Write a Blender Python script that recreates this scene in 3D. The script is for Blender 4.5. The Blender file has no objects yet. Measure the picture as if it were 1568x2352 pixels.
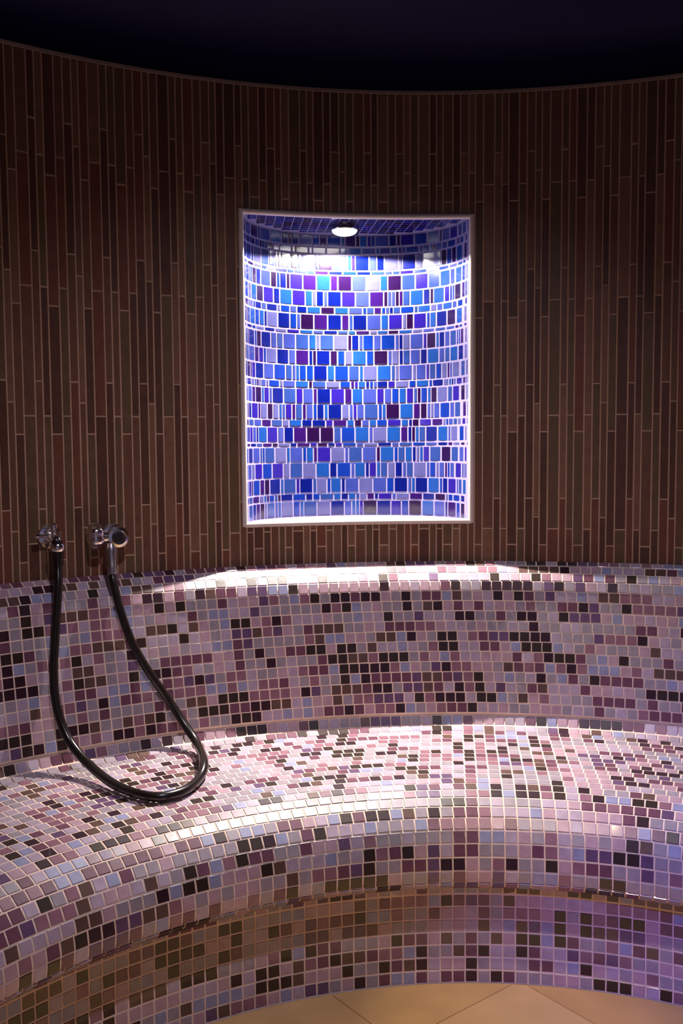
import bpy, bmesh, math, random
from mathutils import Vector, Matrix

# ------------------------------------------------------------------ camera
W_PX, H_PX = 1568, 2352
F_PX, PITCH, ROLL, CAM_Z = 2199.71, 0.0739, 0.0069, 1.1055
scene = bpy.context.scene
col = scene.collection
cam_d = bpy.data.cameras.new('camera')
cam = bpy.data.objects.new('camera', cam_d)
col.objects.link(cam)
cam_d.sensor_fit = 'VERTICAL'
cam_d.sensor_height = 36.0
cam_d.sensor_width = 24.0
cam_d.lens = F_PX / H_PX * 36.0
cam_d.clip_start = 0.02
cam.matrix_world = (Matrix.Translation((0, 0, CAM_Z)) @ Matrix.Rotation(math.pi / 2 - PITCH, 4, 'X')
                    @ Matrix.Rotation(-ROLL, 4, 'Z'))
scene.camera = cam

# ------------------------------------------------------------------ world, exposure
AX, AY = 0.2437, 0.85          # vertical axis of the round room
world = bpy.data.worlds.new('world')
scene.world = world
world.use_nodes = True
world.node_tree.nodes['Background'].inputs[0].default_value = (0.50, 0.46, 0.80, 1)
world.node_tree.nodes['Background'].inputs[1].default_value = 0.22
scene.view_settings.view_transform = 'Standard'
scene.view_settings.look = 'None'
scene.view_settings.exposure = 0.0
scene.view_settings.gamma = 1.0
scene.view_settings.use_curve_mapping = False

# lamps of the room and one added fill: (x, y, z, colour, watts, cone in degrees, blend) relative to the axis
CEILING_LAMPS = [   # name, label, category, position, aim (both from the axis), colour, watts, cone, blend
    ('dome_spot', 'warm ceiling downlight above the middle of the floor', (0.02, 0.30, None), (0.10, 0.86, 0), (1.0, 0.75, 0.42), 70.0, 17, 0.8),
    ('dome_spot', 'pale fill spot added out of view behind the warm downlight in the dome', (-0.12, -0.15, None), (-0.24, 1.18, 0.22), (0.88, 0.80, 1.0), 74.0, 78, 1.0),  # unseen fill, added to brighten the backrest and the stick wall
    ('wall_spotlight', 'violet spotlight high on the wall beside the doorway', (0.82, -1.30, 1.72), (0.80, 0.95, -0.12), (0.13, 0.13, 1.0), 200.0, 40, 1.0),
]
NICHE_BEAM_W, NICHE_SPILL_W = 200.0, 31.0
NICHE_LAMP_COL = (1.0, 0.90, 0.84)

# ------------------------------------------------------------------ dimensions
RW = 1.597                      # brown stick wall
Z_TOP, Z_LEDGE = 1.965, 0.7925
N_L, N_R = math.radians(-17.62), math.radians(3.15)   # niche jambs
N_B, N_T = 0.898, 1.666
N_MID = (N_L + N_R) / 2
SPAN = math.radians(112)        # bench and sticks run this far to each side
rnd = random.Random(11)


# ------------------------------------------------------------------ helpers
def srgb(r, g, b):
    def c(v):
        v /= 255.0
        return v / 12.92 if v <= 0.04045 else ((v + 0.055) / 1.055) ** 2.4
    return (c(r), c(g), c(b), 1.0)


def material(name, rgb, rough=0.4, metal=0.0, spec=0.5, vary=0.0, vscale=30.0, bump=0.0, bscale=120.0, coat=0.0, wave=None):
    m = bpy.data.materials.new(name)
    m.use_nodes = True
    nt = m.node_tree
    b = nt.nodes['Principled BSDF']
    b.inputs['Base Color'].default_value = srgb(*rgb)
    b.inputs['Roughness'].default_value = rough
    b.inputs['Metallic'].default_value = metal
    b.inputs['Specular IOR Level'].default_value = spec
    if coat:
        b.inputs['Coat Weight'].default_value = coat
        b.inputs['Coat Roughness'].default_value = 0.06
    tc = nt.nodes.new('ShaderNodeTexCoord')
    if vary:
        geo = nt.nodes.new('ShaderNodeNewGeometry')
        n = nt.nodes.new('ShaderNodeTexNoise')
        n.inputs['Scale'].default_value = vscale
        n.inputs['Detail'].default_value = 4
        nt.links.new(geo.outputs['Position'], n.inputs['Vector'])
        r = nt.nodes.new('ShaderNodeValToRGB')
        base = srgb(*rgb)
        r.color_ramp.elements[0].position = 0.3
        r.color_ramp.elements[1].position = 0.7
        r.color_ramp.elements[0].color = tuple(v * (1 - vary) for v in base[:3]) + (1,)
        r.color_ramp.elements[1].color = tuple(min(1, v * (1 + vary)) for v in base[:3]) + (1,)
        nt.links.new(n.outputs['Fac'], r.inputs['Fac'])
        nt.links.new(r.outputs['Color'], b.inputs['Base Color'])
    if bump:
        geo2 = nt.nodes.new('ShaderNodeNewGeometry')
        n2 = nt.nodes.new('ShaderNodeTexNoise')
        n2.inputs['Scale'].default_value = bscale
        nt.links.new(geo2.outputs['Position'], n2.inputs['Vector'])
        bp = nt.nodes.new('ShaderNodeBump')
        bp.inputs['Strength'].default_value = bump
        bp.inputs['Distance'].default_value = 0.002
        nt.links.new(n2.outputs['Fac'], bp.inputs['Height'])
        nt.links.new(bp.outputs['Normal'], b.inputs['Normal'])
    return m


def dim(c, k):
    return tuple(v * k ** (1 / 2.2) for v in c)


def emitter(name, rgb, strength):
    m = bpy.data.materials.new(name)
    m.use_nodes = True
    b = m.node_tree.nodes['Principled BSDF']
    b.inputs['Base Color'].default_value = (0.8, 0.8, 0.8, 1)
    b.inputs['Emission Color'].default_value = (*rgb, 1)
    b.inputs['Emission Strength'].default_value = strength
    return m


def add_obj(name, verts, faces, mats, parent=None, midx=None, smooth=False, loc=None):
    me = bpy.data.meshes.new(name)
    me.from_pydata(verts, [], faces)
    for m in (mats if isinstance(mats, (list, tuple)) else [mats]):
        me.materials.append(m)
    if midx:
        me.polygons.foreach_set('material_index', midx)
    if smooth:
        me.polygons.foreach_set('use_smooth', [True] * len(me.polygons))
    me.update()
    o = bpy.data.objects.new(name, me)
    col.objects.link(o)
    if parent:
        o.parent = parent
    if loc:
        o.location = loc
    return o


def tag(o, label=None, cat=None, group=None, kind=None):
    if label: o['label'] = label
    if cat: o['category'] = cat
    if group: o['group'] = group
    if kind: o['kind'] = kind
    return o


def empty(name, loc):
    o = bpy.data.objects.new(name, None)
    o.empty_display_size = 0.05
    col.objects.link(o)
    o.location = loc
    return o


def tile_geo(w, h, t=0.004, bev=0.0008):
    """tile lying in XY, glazed face at z=+t_top, sunk into the bed"""
    a, b = w / 2, h / 2
    v = []
    for (x, y, z) in ((a, b, -t), (a, b, -bev), (a - bev, b - bev, 0)):
        v += [(-x, -y, z), (x, -y, z), (x, y, z), (-x, y, z)]
    f = [(8, 9, 10, 11)]
    for k in (0, 4):
        for i in range(4):
            j = (i + 1) % 4
            f.append((k + i, k + j, k + 4 + j, k + 4 + i))
    return v, f


_cache = {}


def tile_mesh(name, w, h, mat, bev=0.0008):
    key = (name, round(w, 4), round(h, 4), mat.name)
    if key not in _cache:
        v, f = tile_geo(w, h, bev=bev)
        me = bpy.data.meshes.new(name)
        me.from_pydata(v, [], f)
        me.materials.append(mat)
        _cache[key] = me
    return _cache[key]


CAM_INV = cam.matrix_world.inverted()


def project(p):
    q = CAM_INV @ p
    if q.z > -0.05:
        return None
    return (W_PX / 2 + F_PX * q.x / -q.z, H_PX / 2 - F_PX * q.y / -q.z, -q.z)


def lay(parent, name, rest_name, tiles, mats, limit=300, bev=0.0008):
    """tiles: (matrix relative to parent, w, h, material index). The ones that show largest become
    objects of their own, the rest one joined part."""
    base = Matrix.Translation(parent.location)
    cp = Vector((0, 0, CAM_Z))
    scored = []
    for i, (mx, w, h, mi) in enumerate(tiles):
        wm = base @ mx
        c = wm.translation
        pr = project(c)
        s = 0.0
        if pr and -5 < pr[0] < W_PX + 5 and -5 < pr[1] < H_PX + 5:
            n = wm.to_3x3().col[2]
            d = (cp - c)
            s = max(0.0, n.dot(d.normalized())) * w * h / pr[2] ** 2
        scored.append((s, i))
    scored.sort(reverse=True)
    single = set(i for s, i in scored[:limit] if s > 0)
    V, F, M = [], [], []
    for i, (mx, w, h, mi) in enumerate(tiles):
        if i in single:
            o = bpy.data.objects.new(name, tile_mesh(name, w, h, mats[mi], bev))
            col.objects.link(o)
            o.parent = parent
            o.matrix_basis = mx
        else:
            v, f = tile_geo(w, h, bev=bev)
            k = len(V)
            V += [tuple(mx @ Vector(p)) for p in v]
            F += [tuple(q + k for q in ff) for ff in f]
            M += [mi] * len(f)
    if V:
        o = add_obj(rest_name, V, F, mats, parent, M)
        o['kind'] = 'stuff'


def frame_at(phi, R, z, t):
    """matrix of a tile on the surface of revolution; t=(dR,dz) unit, running from the wall inward and down"""
    s, c = math.sin(phi), math.cos(phi)
    X = Vector((c, -s, 0))
    Y = Vector((-t[0] * s, -t[0] * c, -t[1]))
    n = (t[1], -t[0])
    Z = Vector((n[0] * s, n[0] * c, n[1]))
    m = Matrix.Identity(4)
    for i in range(3):
        m[i][0], m[i][1], m[i][2] = X[i], Y[i], Z[i]
    m[0][3], m[1][3], m[2][3] = R * s, R * c, z
    return m


def catmull(P, n=12):
    out = []
    Q = [tuple(2 * a - b for a, b in zip(P[0], P[1]))] + list(P) + [tuple(2 * a - b for a, b in zip(P[-1], P[-2]))]
    for i in range(1, len(Q) - 2):
        p0, p1, p2, p3 = Q[i - 1], Q[i], Q[i + 1], Q[i + 2]
        for k in range(n):
            t = k / n
            out.append(tuple(0.5 * (2 * b + (c - a) * t + (2 * a - 5 * b + 4 * c - d) * t * t + (3 * b - a - 3 * c + d) * t ** 3)
                             for a, b, c, d in zip(p0, p1, p2, p3)))
    out.append(tuple(P[-1]))
    return out


def arclen(P):
    L = [0.0]
    for a, b in zip(P, P[1:]):
        L.append(L[-1] + math.dist(a, b))
    return L


def sample(P, L, s):
    s = min(max(s, 0), L[-1])
    for i in range(len(L) - 1):
        if s <= L[i + 1]:
            u = (s - L[i]) / max(1e-9, L[i + 1] - L[i])
            a, b = P[i], P[i + 1]
            d = math.dist(a, b)
            return tuple(x + (y - x) * u for x, y in zip(a, b)), tuple((y - x) / d for x, y in zip(a, b))


def tube(P, r, seg=14, cap=True):
    """sweep a circle along points; r number or list"""
    P = [Vector(p) for p in P]
    V, F = [], []
    up = None
    for i, p in enumerate(P):
        t = (P[min(i + 1, len(P) - 1)] - P[max(i - 1, 0)]).normalized()
        if up is None:
            up = t.orthogonal().normalized()
        up = (up - t * up.dot(t)).normalized()
        w = t.cross(up)
        rr = r[i] if isinstance(r, (list, tuple)) else r
        for k in range(seg):
            a = 2 * math.pi * k / seg
            V.append(tuple(p + up * (rr * math.cos(a)) + w * (rr * math.sin(a))))
    for i in range(len(P) - 1):
        for k in range(seg):
            j = (k + 1) % seg
            F.append((i * seg + k, i * seg + j, (i + 1) * seg + j, (i + 1) * seg + k))
    if cap:
        F.append(tuple(range(seg - 1, -1, -1)))
        F.append(tuple(range((len(P) - 1) * seg, len(P) * seg)))
    return V, F


def lathe(prof, origin, axis, seg=28):
    """prof: (distance along axis, radius)"""
    o, ax = Vector(origin), Vector(axis).normalized()
    u = ax.orthogonal().normalized()
    w = ax.cross(u)
    V, F = [], []
    for (d, r) in prof:
        for k in range(seg):
            a = 2 * math.pi * k / seg
            V.append(tuple(o + ax * d + u * (r * math.cos(a)) + w * (r * math.sin(a))))
    for i in range(len(prof) - 1):
        for k in range(seg):
            j = (k + 1) % seg
            F.append((i * seg + k, i * seg + j, (i + 1) * seg + j, (i + 1) * seg + k))
    F.append(tuple(range(seg - 1, -1, -1)))
    F.append(tuple(range((len(prof) - 1) * seg, len(prof) * seg)))
    return V, F


def smooth_angle(o, deg=35):
    o.data.polygons.foreach_set('use_smooth', [True] * len(o.data.polygons))
    o.data.set_sharp_from_angle(angle=math.radians(deg))


def sector(prof, phi0, phi1, n, closed):
    """revolve (R,z) outline between two angles; closed outlines get end caps"""
    V, F = [], []
    m = len(prof)
    for i in range(n + 1):
        a = phi0 + (phi1 - phi0) * i / n
        s, c = math.sin(a), math.cos(a)
        V += [(R * s, R * c, z) for R, z in prof]
    for i in range(n):
        for k in range(m if closed else m - 1):
            j = (k + 1) % m
            F.append((i * m + k, (i + 1) * m + k, (i + 1) * m + j, i * m + j))
    if closed:
        F.append(tuple(range(m)))
        F.append(tuple(range(n * m + m - 1, n * m - 1, -1)))
    return V, F


# ------------------------------------------------------------------ materials
GLASS = dict(rough=0.36, spec=0.42, coat=0.35, vary=0.10, vscale=55.0, bump=0.06, bscale=90.0)
BENCH_COL = [  # name, rgb, weight
    ('lilac_glass', (170, 152, 166), 14), ('pink_glass', (174, 143, 152), 12),
    ('lavender_glass', (140, 140, 168), 8), ('grey_mauve_glass', (149, 137, 144), 17),
    ('rose_glass', (136, 96, 108), 10), ('plum_glass', (104, 64, 80), 10), ('purple_glass', (96, 70, 100), 5),
    ('brown_glass', (92, 68, 60), 6), ('dark_plum_glass', (46, 21, 31), 10), ('dark_brown_glass', (48, 33, 28), 7)]
BENCH_M = [material(n, c, **GLASS) for n, c, w in BENCH_COL]
BENCH_W = [w for n, c, w in BENCH_COL]
NICHE_COL = [
    ('cobalt_tile', (16, 76, 240), 13), ('azure_tile', (36, 118, 250), 12), ('deep_blue_tile', (8, 30, 185), 12),
    ('blue_violet_tile', (62, 36, 225), 9), ('violet_tile', (72, 20, 150), 8), ('dark_purple_tile', (52, 12, 92), 8),
    ('periwinkle_tile', (90, 112, 250), 14), ('lavender_tile', (146, 148, 246), 12), ('steel_tile', (66, 108, 226), 9)]
NICHE_M = [material(n, dim(c, .18), rough=0.14, spec=0.5, vary=0.08, vscale=40.0, bump=0.05, bscale=80.0) for n, c, w in NICHE_COL]
NICHE_M.append(material('pale_sill_tile', (165, 160, 166), rough=0.3, vary=0.05))
NICHE_W = [w for n, c, w in NICHE_COL]
STICK_COL = [('chocolate_stick', (102, 70, 50), 5), ('dark_stick', (84, 55, 39), 4), ('red_brown_stick', (106, 63, 44), 3),
             ('olive_brown_stick', (96, 73, 49), 3), ('umber_stick', (116, 83, 60), 2)]
STICK_M = [material(n, c, rough=0.42, spec=0.35, vary=0.14, vscale=45.0, bump=0.08, bscale=160.0) for n, c, w in STICK_COL]
STICK_W = [w for n, c, w in STICK_COL]
M_GROUT = material('bench_grout', (224, 198, 178), rough=0.8, spec=0.2, vary=0.08, vscale=25.0)
M_NGROUT = material('niche_grout', dim((204, 192, 244), .34), rough=0.75, spec=0.2, vary=0.05)
M_WGROUT = material('wall_grout', (176, 142, 114), rough=0.8, spec=0.2, vary=0.08, vscale=20.0)
M_TRIM = material('cream_trim', (205, 190, 178), rough=0.35, spec=0.4, vary=0.04)
M_DIMTRIM = material('grey_brown_trim', (140, 122, 105), rough=0.5, spec=0.3, vary=0.06)
M_DOME = material('navy_dome_paint', (3, 4, 62), rough=0.5, spec=0.15, vary=0.12, vscale=4.0)
M_STONE = material('sandstone', (214, 174, 116), rough=0.5, spec=0.35, vary=0.09, vscale=9.0, bump=0.1, bscale=60.0)
STONES = [M_STONE, material('sandstone_pale', (220, 182, 126), rough=0.5, spec=0.35, vary=0.09, vscale=9.0, bump=0.1, bscale=60.0),
          material('sandstone_dark', (206, 164, 106), rough=0.5, spec=0.35, vary=0.09, vscale=9.0, bump=0.1, bscale=60.0)]
M_FGROUT = material('floor_grout', (202, 162, 108), rough=0.8, spec=0.2, vary=0.06)
M_CHROME = material('chrome', (235, 230, 226), rough=0.17, metal=1.0, vary=0.03)
M_SATIN = material('satin_chrome', (190, 182, 180), rough=0.32, metal=1.0, vary=0.05)
M_RUBBER = material('black_rubber', (26, 20, 15), rough=0.24, spec=0.6, vary=0.2, vscale=60.0)
M_DARK = material('dark_opening', (18, 14, 14), rough=0.5, vary=0.1)
M_GLOW = emitter('lamp_glass', (1.0, 0.93, 0.88), 14.0)

AXIS = (AX, AY, 0)

# ------------------------------------------------------------------ the setting: floor
N = 96
fl = add_obj('floor', [(1.034 * math.sin(2 * math.pi * i / N), 1.034 * math.cos(2 * math.pi * i / N), -0.002) for i in range(N)]
             + [(1.034 * math.sin(2 * math.pi * i / N), 1.034 * math.cos(2 * math.pi * i / N), -0.06) for i in range(N)],
             [tuple(range(N - 1, -1, -1))] + [(i, (i + 1) % N, N + (i + 1) % N, N + i) for i in range(N)], M_FGROUT, loc=AXIS)
fl['kind'] = 'structure'


def clip_disc(poly, R):
    out = poly
    for k in range(48):
        a = 2 * math.pi * k / 48
        nx, ny = math.cos(a), math.sin(a)
        res = []
        for i in range(len(out)):
            p, q = out[i], out[(i + 1) % len(out)]
            dp, dq = p[0] * nx + p[1] * ny - R, q[0] * nx + q[1] * ny - R
            if dp <= 0: res.append(p)
            if (dp <= 0) != (dq <= 0):
                u = dp / (dp - dq)
                res.append((p[0] + (q[0] - p[0]) * u, p[1] + (q[1] - p[1]) * u))
        out = res
        if not out: return out
    return out


S, ang = 0.33, math.radians(38)
for i in range(-4, 5):
    for j in range(-4, 5):
        g = 0.0009
        sq = [(i * S + g, j * S + g), ((i + 1) * S - g, j * S + g), ((i + 1) * S - g, (j + 1) * S - g), (i * S + g, (j + 1) * S - g)]
        sq = [(x * math.cos(ang) - y * math.sin(ang), x * math.sin(ang) + y * math.cos(ang) + 0.11) for x, y in sq]
        pg = clip_disc(sq, 1.026)
        if len(pg) < 3: continue
        n = len(pg)
        zt = rnd.uniform(-0.0003, 0.0003)
        add_obj('floor_slab', [(x, y, zt) for x, y in pg] + [(x, y, -0.012) for x, y in pg],
                [tuple(range(n))] + [(k + n, (k + 1) % n + n, (k + 1) % n, k) for k in range(n)], rnd.choice(STONES), fl)

# ------------------------------------------------------------------ the setting: round wall with sticks
V, F = [], []
RB = RW + 0.0006
HOLE = (N_L, N_R, N_B, N_T)
ph = sorted(set([math.radians(a) for a in range(-150, 151, 3)] + [N_L, N_R]))
zz = [0.0, 0.4, N_B, N_T, Z_TOP]
for a in ph:
    for z in zz:
        V.append((RB * math.sin(a), RB * math.cos(a), z))
m = len(zz)
for i in range(len(ph) - 1):
    for k in range(m - 1):
        if N_L - 1e-6 <= ph[i] and ph[i + 1] <= N_R + 1e-6 and k == 2: continue
        F.append((i * m + k, (i + 1) * m + k, (i + 1) * m + k + 1, i * m + k + 1))
k0 = len(V)
RO = RW + 0.03
for a in ph:
    for z in zz:
        V.append((RO * math.sin(a), RO * math.cos(a), z))
for i in range(len(ph) - 1):
    for k in range(m - 1):
        if N_L - 1e-6 <= ph[i] and ph[i + 1] <= N_R + 1e-6 and k == 2: continue
        F.append((k0 + i * m + k + 1, k0 + (i + 1) * m + k + 1, k0 + (i + 1) * m + k, k0 + i * m + k))
wall = add_obj('wall_back', V, F, M_WGROUT, loc=AXIS)
tag(wall, kind='structure')

PERIOD = 0.2866
JOINT_A = 1.1665
PAT = [(.0235, 0.0), (.0140, .27), (.0135, 0.0), (.0215, -.143), (.0155, 0.0), (.0175, .27), (.0125, .105), (.0165, -.143)]
GAP = 0.0035
sticks = []
x = -RW * SPAN
ci = 0
while x < RW * SPAN:
    w, off = PAT[ci % 8]
    w *= rnd.uniform(0.95, 1.05)
    w = round(w, 3) if w > .018 else round(w * 2, 3) / 2
    p0, p1 = x / RW, (x + w) / RW
    prev = None
    for k in range(-3, 5):
        z0 = JOINT_A + (k + off) * PERIOD + GAP / 2
        z1 = z0 + PERIOD - GAP
        mi = rnd.choices(range(5), STICK_W)[0]
        spans = [(p0, p1, max(z0, 0.75), min(z1, Z_TOP - 0.004))]
        hl, hr, hb, ht = N_L - .004, N_R + .004, N_B - .006, N_T + .006
        if p1 > hl and p0 < hr and spans[0][3] > hb and spans[0][2] < ht:
            a, b, c, d = spans.pop()
            if c < hb: spans.append((a, b, c, hb))
            if d > ht: spans.append((a, b, ht, d))
            cc, dd = max(c, hb), min(d, ht)
            if a < hl: spans.append((a, hl, cc, dd))
            if b > hr: spans.append((hr, b, cc, dd))
        for (a, b, c, d) in spans:
            if d - c < 0.004 or (b - a) * RW < 0.003: continue
            sticks.append((frame_at((a + b) / 2, RW - 0.0008 + rnd.uniform(-.0003, .0003), (c + d) / 2, (0.0, -1.0)),
                           round((b - a) * RW, 4), round(d - c, 4), mi))
    x += w + GAP
    ci += 1
lay(wall, 'stick_tile', 'stick_tiles_rest', sticks, STICK_M, bev=0.0008)

# cornice trim at the top of the wall and the dark dome
pr = [(RW + .004, Z_TOP - .003), (RW - .0035, Z_TOP - .003), (RW - .0035, Z_TOP + .004), (RW + .004, Z_TOP + .004)]
V, F = sector(pr, math.radians(-150), math.radians(150), 110, True)
tag(add_obj('trim_1', V, F, M_DIMTRIM, loc=AXIS), kind='structure')
dome = [(RW + .05, Z_TOP - .0)] + [(1.66 * math.sin(t), Z_TOP + .004 + .47 * math.cos(t)) for t in [math.radians(90 - 3.6 * i) for i in range(26)]]
dome[-1] = (0.0005, dome[-1][1])
V, F = sector([(R, z) for R, z in dome], -math.pi, math.pi, 96, False)
tag(add_obj('ceiling', V, F, M_DOME, loc=AXIS, smooth=True), kind='structure')

# ------------------------------------------------------------------ the setting: lit niche
NC = Vector((math.sin(N_MID), math.cos(N_MID), 0))       # outward
NX = Vector((math.cos(N_MID), -math.sin(N_MID), 0))
HALF = RW * math.sin((N_R - N_L) / 2)
CH = RW * math.cos((N_R - N_L) / 2)
A_N, B_N = HALF - 0.004, 0.248


def nv(u, d, z):
    return NC * (CH + d) + NX * u + Vector((0, 0, z))


plan = []
for i in range(181):
    t = math.pi * i / 180
    c, s = math.cos(t), math.sin(t)
    e = 2 / 2.35
    plan.append((-A_N * math.copysign(abs(c) ** e, c), B_N * abs(s) ** e))
PL = arclen(plan)
V, F = [], []
sub = plan[::3]
for (u, d) in sub:
    V += [tuple(nv(u, d + .0012, N_B)), tuple(nv(u, d + .0012, N_T))]
n = len(sub)
F += [(2 * i, 2 * i + 2, 2 * i + 3, 2 * i + 1) for i in range(n - 1)]
# sill and soffit reach forward to the curved wall face
def front(u):
    return math.sqrt(RW * RW - u * u) - CH
for lev in (0, 1):
    k = len(V)
    z = (N_B + .0012, N_T - .0012)[lev]
    us = [-A_N + 2 * A_N * i / 40 for i in range(41)]
    for u in us:
        back = B_N * max(0, 1 - (abs(u) / A_N) ** 2.35) ** (1 / 2.35)
        V += [tuple(nv(u, min(front(u), back) if abs(u) < A_N - 1e-6 else 0, z)), tuple(nv(u, max(back, 0), z))]
    for i in range(40):
        q = (k + 2 * i, k + 2 * i + 2, k + 2 * i + 3, k + 2 * i + 1)
        F.append(q if lev == 0 else q[::-1])
niche = add_obj('wall_niche', V, F, M_NGROUT, loc=AXIS)
tag(niche, kind='structure')

T, TH, VT = 0.0362, 0.0150, 0.0072      # tall, thin and very thin courses, from the top
COURSES = [T * .75, TH, T, VT, T, T, TH, T, VT, T, T * .95, T, TH, T, T, TH, T, VT, T, T, T, TH, T]
g = 0.0044
tot = sum(COURSES) + g * (len(COURSES) + 1)
fac = (N_T - N_B) / tot
ntiles = []
z = N_T - g
for hgt in COURSES:
    h = hgt * fac
    zc = z - h / 2
    z -= (hgt + g) * fac
    s = -rnd.uniform(0, .02)
    last = None
    while s < PL[-1]:
        w = rnd.choices([.0345, .0165, .0075, .0255], [36, 28, 30, 6])[0]
        if hgt == VT and w < .016: w = .0345
        if s > .001 and s + w < PL[-1] - .001:
            (u, d), (tu, td) = sample(plan, PL, s + w / 2)
            p = nv(u, d - .0006, zc)
            X = (NX * tu + NC * td).normalized()
            Y = Vector((0, 0, 1))
            Zv = X.cross(Y)
            mx = Matrix.Identity(4)
            for i in range(3):
                mx[i][0], mx[i][1], mx[i][2], mx[i][3] = X[i], Y[i], Zv[i], p[i]
            mi = rnd.choices(range(9), NICHE_W)[0]
            if mi == last: mi = rnd.choices(range(9), NICHE_W)[0]
            last = mi
            ntiles.append((mx, w, round(h, 4), mi))
        s += w + (.0040 if w > .01 else .0030)
lay(niche, 'mosaic_tile', 'mosaic_tiles_rest', ntiles, NICHE_M)
# soffit and sill mosaic
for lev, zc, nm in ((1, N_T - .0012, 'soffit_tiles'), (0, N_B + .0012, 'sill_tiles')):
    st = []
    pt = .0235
    for i in range(-13, 14):
        for j in range(0, 13):
            u, d = i * pt, j * pt - .0
            inside = abs(u) + pt / 2 < A_N and d + pt / 2 < B_N * max(0, 1 - (min(A_N, abs(u) + pt / 2) / A_N) ** 2.35) ** (1 / 2.35) and d - pt / 2 > front(u) * (1 if abs(u) < A_N else 0) + .002
            if not inside: continue
            p = nv(u, d, zc + (.0006 if lev == 0 else -.0006))
            X, Zv = NX, Vector((0, 0, 1 if lev == 0 else -1))
            Y = Zv.cross(X)
            mx = Matrix.Identity(4)
            for a in range(3):
                mx[a][0], mx[a][1], mx[a][2], mx[a][3] = X[a], Y[a], Zv[a], p[a]
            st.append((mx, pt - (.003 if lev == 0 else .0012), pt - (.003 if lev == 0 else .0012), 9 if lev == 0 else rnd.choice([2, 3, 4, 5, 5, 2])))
    V, F, M = [], [], []
    for mx, w, h, mi in st:
        v, f = tile_geo(w, h, t=.002)
        k = len(V)
        V += [tuple(mx @ Vector(p)) for p in v]
        F += [tuple(q + k for q in ff) for ff in f]
        M += [mi] * len(f)
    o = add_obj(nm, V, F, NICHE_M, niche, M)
    o['kind'] = 'stuff'

# frame around the opening: four bars following the wall
FR = .0072
def bead(pts):
    V, F = tube(pts, FR, 12)
    return V, F
fc = RW + .0015
def wp(phi, z): return (fc * math.sin(phi), fc * math.cos(phi), z)
zt, zb = N_T - .001, N_B + .001
for nm, pts in (('frame_head', [wp(N_L + (N_R - N_L) * i / 16, zt) for i in range(17)]),
                ('frame_sill', [wp(N_L + (N_R - N_L) * i / 16, zb) for i in range(17)]),
                ('frame_jamb', [wp(N_L, zb - .004), wp(N_L, zt + .004)]), ('frame_jamb', [wp(N_R, zb - .004), wp(N_R, zt + .004)])):
    V, F = bead(pts)
    smooth_angle(add_obj(nm, V, F, M_TRIM, niche), 50)

# ------------------------------------------------------------------ mosaic bench: profile from the wall to the floor
PH = 0.0255
PV = 0.0256
TS = 0.0225
BACK = catmull([(1.5975, .797), (1.578, .789), (1.560, .776), (1.545, .763), (1.5345, .749), (1.5295, .733), (1.5220, .68),
                (1.505, .58), (1.490, .48), (1.4825, .432)], 10)
SEAT = catmull([(1.4815, .427), (1.4765, .413), (1.463, .4030), (1.44, .3985), (1.38, .3955), (1.28, .3930), (1.19, .3925), (1.13, .3905),
                (1.09, .3855), (1.055, .3760), (1.023, .3600), (.998, .3370), (.981, .3080), (.972, .2750), (.9715, .2500), (.978, .2320),
                (.992, .2200), (1.012, .2130), (1.032, .2080), (1.0440, .1990), (1.0465, .1800), (1.0450, .1500), (1.0390, .08), (1.0320, .0)], 10)


def rows(prof, start=0.0):
    L = arclen(prof)
    n = round((L[-1] - start) / PV)
    pv = (L[-1] - start) / n
    return [(sample(prof, L, start + (i + .5) * pv), (i + .5) * pv) for i in range(n)], L


def mosaic(prof, shear, phiref, seed):
    r = random.Random(seed)
    out = []
    rr, L = rows(prof)
    above = {}
    for ((R, z), t), s in rr:
        off = shear * s
        k0 = int((-SPAN - phiref) * R / PH) + 1
        k1 = int((SPAN - phiref) * R / PH) - 1
        prevm = None
        for k in range(k0, k1):
            phi = phiref + (k * PH + off) / R
            if prevm is not None and r.random() < .22: mi = prevm
            elif k in above and r.random() < .10: mi = above[k]
            else: mi = r.choices(range(10), BENCH_W)[0]
            above[k] = prevm = mi
            mx = frame_at(phi, R, z, t) @ Matrix.Translation((r.uniform(-.0003, .0003), r.uniform(-.0003, .0003), .0002))
            mx = mx @ Matrix.Rotation(r.gauss(0, .008), 4, 'X') @ Matrix.Rotation(r.gauss(0, .008), 4, 'Y') @ Matrix.Rotation(r.gauss(0, .006), 4, 'Z')
            out.append((mx, TS, TS, mi))
    return out


def bed(prof, d0=.0007, cove=0):
    """the grout surface lies a little below the tile faces"""
    out = []
    for i, p in enumerate(prof):
        d = .0030 if i < cove else d0
        a, b = prof[max(0, i - 1)], prof[min(len(prof) - 1, i + 1)]
        l = math.dist(a, b)
        t = ((b[0] - a[0]) / l, (b[1] - a[1]) / l)
        out.append((p[0] - t[1] * d, p[1] + t[0] * d))
    return out


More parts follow.
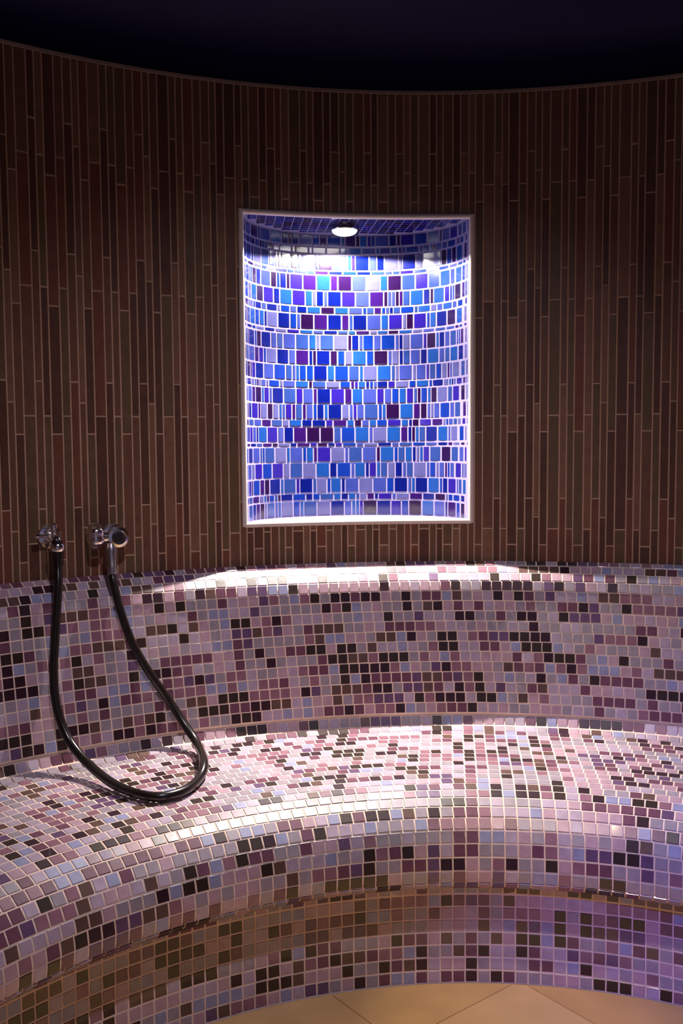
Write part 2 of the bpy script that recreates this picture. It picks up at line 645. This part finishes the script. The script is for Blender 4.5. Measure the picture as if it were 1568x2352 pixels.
bp = bed(BACK)[::3] + [bed(BACK)[-1]]
V, F = sector(bp + [(1.50, .395), (1.50, 0.0), (1.5955, 0.0), (1.5955, .79)], -SPAN, SPAN, 150, True)
backrest = add_obj('mosaic_low_wall', V, F, M_GROUT, loc=AXIS)
tag(backrest, 'low curved mauve mosaic wall with rounded ledge behind the bench seat', 'low wall')
lay(backrest, 'mosaic_tile', 'mosaic_tiles_rest', mosaic(BACK, .13, math.radians(3), 5), BENCH_M)
bs = bed(SEAT, cove=32)[::3] + [bed(SEAT)[-1]]
V, F = sector(bs + [(1.4990, 0.0), (1.4990, .39)], -SPAN, SPAN, 150, True)
bench = add_obj('tiled_bench', V, F, M_GROUT, loc=AXIS)
tag(bench, 'curved mosaic bench seat with rounded overhanging front edge above the floor', 'bench')
lay(bench, 'mosaic_tile', 'mosaic_tiles_rest', mosaic(SEAT, 0.0, math.radians(6.5), 9), BENCH_M)

# ------------------------------------------------------------------ niche lamp
lp = nv(-0.017, 0.128, 0)
lamp = empty('niche_lamp', (AX + lp.x, AY + lp.y, N_T))
tag(lamp, 'small glowing downlight under the top of the blue niche', 'lamp')
V, F = lathe([(0, .012), (.008, .013), (.009, .030), (.013, .035), (.016, .034), (.016, .030)], (0, 0, 0), (0, 0, -1))
smooth_angle(add_obj('lamp_ring', V, F, M_CHROME, lamp))
V, F = lathe([(.014, .0325), (.017, .0325), (.022, .029), (.026, .021), (.0282, .010), (.0286, .002)], (0, 0, 0), (0, 0, -1))
add_obj('lamp_lens', V, F, M_GLOW, lamp, smooth=True)
for wt, cone, bl in ((NICHE_SPILL_W, 159, .08), (NICHE_BEAM_W, 84, 1.0)):   # wide spill and the beam of the same bulb
    ld = bpy.data.lights.new('niche_light', 'SPOT')
    ld.energy = wt
    ld.color = NICHE_LAMP_COL
    ld.spot_size = math.radians(cone)
    ld.spot_blend = bl
    ld.shadow_soft_size = 0.006
    lo = bpy.data.objects.new('niche_light', ld)
    col.objects.link(lo)
    lo.parent = lamp
    if bl == 1.0:   # the bulb leans a little into the room
        lo.rotation_euler = (-NC * math.tan(math.radians(9)) - Vector((0, 0, 1))).to_track_quat('-Z', 'Y').to_euler()
    lo.location = (0, 0, -.0315 - ld.shadow_soft_size * .5)

# ------------------------------------------------------------------ ceiling lamps and the added pale fill (recessed in the dome)
for nm, lab, (x, y, z), aim, c, wt, cone, bl in CEILING_LAMPS:
    if z is None:
        z = Z_TOP + .004 + .47 * math.sqrt(1 - (x * x + y * y) / 1.66 ** 2)
        ax = Vector((0, 0, -1))
    else:
        ax = (Vector(aim) - Vector((x, y, z))).normalized()
    e = empty(nm, (AX + x, AY + y, z))
    tag(e, lab, 'lamp')
    V, F = lathe([(-.05 if nm == 'wall_spotlight' else -.03, .040), (.012, .042), (.016, .036), (.010, .030)], (0, 0, 0), ax)
    smooth_angle(add_obj('lamp_ring', V, F, M_SATIN, e))
    V, F = lathe([(.0, .030), (.012, .030), (.017, .022), (.019, .004)], (0, 0, 0), ax)
    add_obj('lamp_lens', V, F, emitter('room_lamp_glass', c, 12.0), e, smooth=True)
    if nm == 'wall_spotlight':
        q = Vector((x, y, 0)).normalized()
        V, F = lathe([(0, .032), (.008, .032), (.010, .012), (RW - .002 - math.hypot(x, y), .010)], tuple(q * (RW - .002) - Vector((x, y, 0))), tuple(-q))
        smooth_angle(add_obj('wall_bracket', V, F, M_SATIN, e))
    d = bpy.data.lights.new('room_light', 'SPOT')
    d.energy, d.color = wt, c
    d.spot_size, d.spot_blend, d.shadow_soft_size = math.radians(cone), bl, .03
    o = bpy.data.objects.new('room_light', d)
    col.objects.link(o)
    o.parent = e
    o.location = ax * .055
    o.rotation_euler = (Vector((AX + aim[0], AY + aim[1], aim[2])) - (e.location + o.location)).to_track_quat('-Z', 'Y').to_euler()


# ------------------------------------------------------------------ chrome wall fittings and hose
def cyl(phi_deg, R, z):
    a = math.radians(phi_deg)
    return Vector((AX + R * math.sin(a), AY + R * math.cos(a), z))


def pix_dir(u, v):
    q = Vector(((u - W_PX / 2) / F_PX, -(v - H_PX / 2) / F_PX, -1))
    return cam.matrix_world.to_3x3() @ q


def wall_frame(phi_deg, z):
    a = math.radians(phi_deg)
    return cyl(phi_deg, RW - .0012, z), Vector((math.cos(a), -math.sin(a), 0)), Vector((0, 0, 1)), Vector((-math.sin(a), -math.cos(a), 0))


def phi_at(u, v, R):
    d = pix_dir(u, v)
    a, b, c = d.x ** 2 + d.y ** 2, -d.x * AX - d.y * AY, AX ** 2 + AY ** 2 - R * R
    t = (-b + math.sqrt(b * b - a * c)) / a
    return math.degrees(math.atan2(d.x * t - AX, d.y * t - AY))


def part(name, VF, mat, parent, deg=35):
    V, F = VF
    o = add_obj(name, [tuple(Vector(p) - parent.location) for p in V], F, mat, parent)
    smooth_angle(o, deg)
    return o


# outlet on the left: rosette, elbow, collar and stop lever
P0, ex, ey, ez = wall_frame(phi_at(131, 1240, RW - .056), .894)
outlet = tag(empty('water_outlet', P0), 'small round chrome water outlet left of the chrome valve', 'outlet')
part('rosette', lathe([(0, .027), (.004, .028), (.008, .026), (.011, .016)], P0, ez), M_CHROME, outlet)
part('elbow', tube(catmull([P0 + ez * .006, P0 + ez * .030, P0 + ez * .046 - ey * .004, P0 + ez * .054 - ey * .016, P0 + ez * .056 - ey * .024], 6), .0125, 18), M_CHROME, outlet)
part('collar', lathe([(0, .0145), (.004, .0165), (.012, .0165), (.016, .0145)], P0 + ez * .056 - ey * .012, -ey), M_CHROME, outlet)
part('top_screw', lathe([(0, .006), (.012, .006), (.014, .0085), (.022, .0085), (.025, .006)], P0 + ez * .034 + ey * .008, ey), M_CHROME, outlet)
part('lever', lathe([(0, .005), (.018, .005), (.022, .0065), (.030, .0065), (.033, .004)], P0 + ez * .030 - ex * .010 + ey * .006, -ex + ez * .15), M_CHROME, outlet)

# valve on the right: rosette, cross body, fluted knob, round cap
P1, ex, ey, ez = wall_frame(phi_at(272, 1238, RW - .05) - .43, .888)
valve = tag(empty('shower_valve', P1), 'chrome shower valve with fluted knob and round cap and tapered spout', 'valve')
cx = P1 + ex * .012
part('rosette', lathe([(0, .028), (.004, .029), (.009, .026), (.012, .017)], cx, ez), M_CHROME, valve)
part('neck', lathe([(0, .014), (.026, .014)], cx + ez * .008, ez), M_CHROME, valve)
part('cap', lathe([(0, .018), (.003, .0245), (.014, .0255), (.019, .0235), (.021, .017), (.017, .013), (.016, .002)], cx + ez * .032, ez), M_CHROME, valve)
part('cap_recess', lathe([(0, .0125), (.0035, .0115), (.004, .002)], cx + ez * .0475, ez), M_DARK, valve)
part('body', lathe([(0, .0125), (.016, .0135), (.03, .0125), (.046, .0115)], cx + ez * .036 - ex * .006, -ex), M_CHROME, valve)
# fluted knob
prof = [(0, .013), (.005, .025), (.012, .0285), (.024, .0285), (.031, .025), (.034, .015), (.035, .004)]
o3, ax3 = cx + ez * .038 - ex * .033 + ey * .005, -ex
u3, w3 = ey, ez
V, F, seg = [], [], 36
for (d, r) in prof:
    for k in range(seg):
        a = 2 * math.pi * k / seg
        q = r * (1 + .085 * math.cos(6 * a) * (1 if r > .02 else .3))
        V.append(tuple(o3 + ax3 * d + u3 * (q * math.cos(a)) + w3 * (q * math.sin(a))))
for i in range(len(prof) - 1):
    for k in range(seg):
        j = (k + 1) % seg
        F.append((i * seg + k, (i + 1) * seg + k, (i + 1) * seg + j, i * seg + j))
F += [tuple(range(seg)), tuple(range(len(prof) * seg - 1, (len(prof) - 1) * seg - 1, -1))]
part('knob', (V, F), M_CHROME, valve, 50)

# hose: (pixel u, v, where it hangs)  R = distance from the axis, or z = height above the floor
HOSE = [(131, 1243, 'R', 1.541), (132, 1262, 'R', 1.540), (133, 1300, 'R', 1.534), (133, 1350, 'R', 1.519), (129, 1420, 'R', 1.511), (125, 1490, 'R', 1.502),
        (123, 1545, 'R', 1.494), (127, 1605, 'R', 1.480), (141, 1661, 'R', 1.462), (166, 1712, 'R', 1.430), (205, 1757, 'R', 1.375), (258, 1799, 'R', 1.285),
        (318, 1824, 'R', 1.206), (372, 1830, 'z', .4045), (425, 1815, 'z', .4045), (458, 1786, 'z', .4050), (468, 1752, 'z', .418),
        (456, 1715, 'R', 1.395), (432, 1676, 'R', 1.445), (390, 1612, 'R', 1.482), (343, 1545, 'R', 1.491), (303, 1475, 'R', 1.504),
        (277, 1404, 'R', 1.513), (262, 1345, 'R', 1.527), (258, 1322, 'R', 1.535)]
pts = []
for (u, v, mode, val) in HOSE:
    d = pix_dir(u, v)
    if mode == 'z':
        t = (val - CAM_Z) / d.z
    else:
        ox, oy = -AX, -AY
        a = d.x ** 2 + d.y ** 2
        b = d.x * ox + d.y * oy
        c = ox * ox + oy * oy - val * val
        t = (-b + math.sqrt(b * b - a * c)) / a
    pts.append(Vector((0, 0, CAM_Z)) + d * t)
hose = tag(empty('shower_hose', pts[14]), 'black rubber hose looping from the chrome fittings down onto the bench', 'hose')
hp = [Vector(p) for p in catmull([tuple(p) for p in pts], 8)]
part('hose_tube', tube(hp, .0098, 16), M_RUBBER, hose, 60)
td = (hp[1] - hp[0]).normalized()
part('hose_sleeve', lathe([(0, .011), (.004, .0118), (.050, .0118), (.056, .0105)], hp[0] - td * .002, td), M_RUBBER, hose)
ed = (hp[-1] - hp[-9]).normalized()
top = cx + ez * .040 - ex * .016 - ey * .0150
nd = (top - hp[-1])
nl = nd.length
part('spout', lathe([(.0028, .0100), (.004, .0108), (nl * .3, .0110), (nl * .68, .0126), (nl * .74, .0140), (nl * .82, .0140), (nl * .84, .0118), (nl, .0112)],
                   hp[-1], nd), M_SATIN, valve)
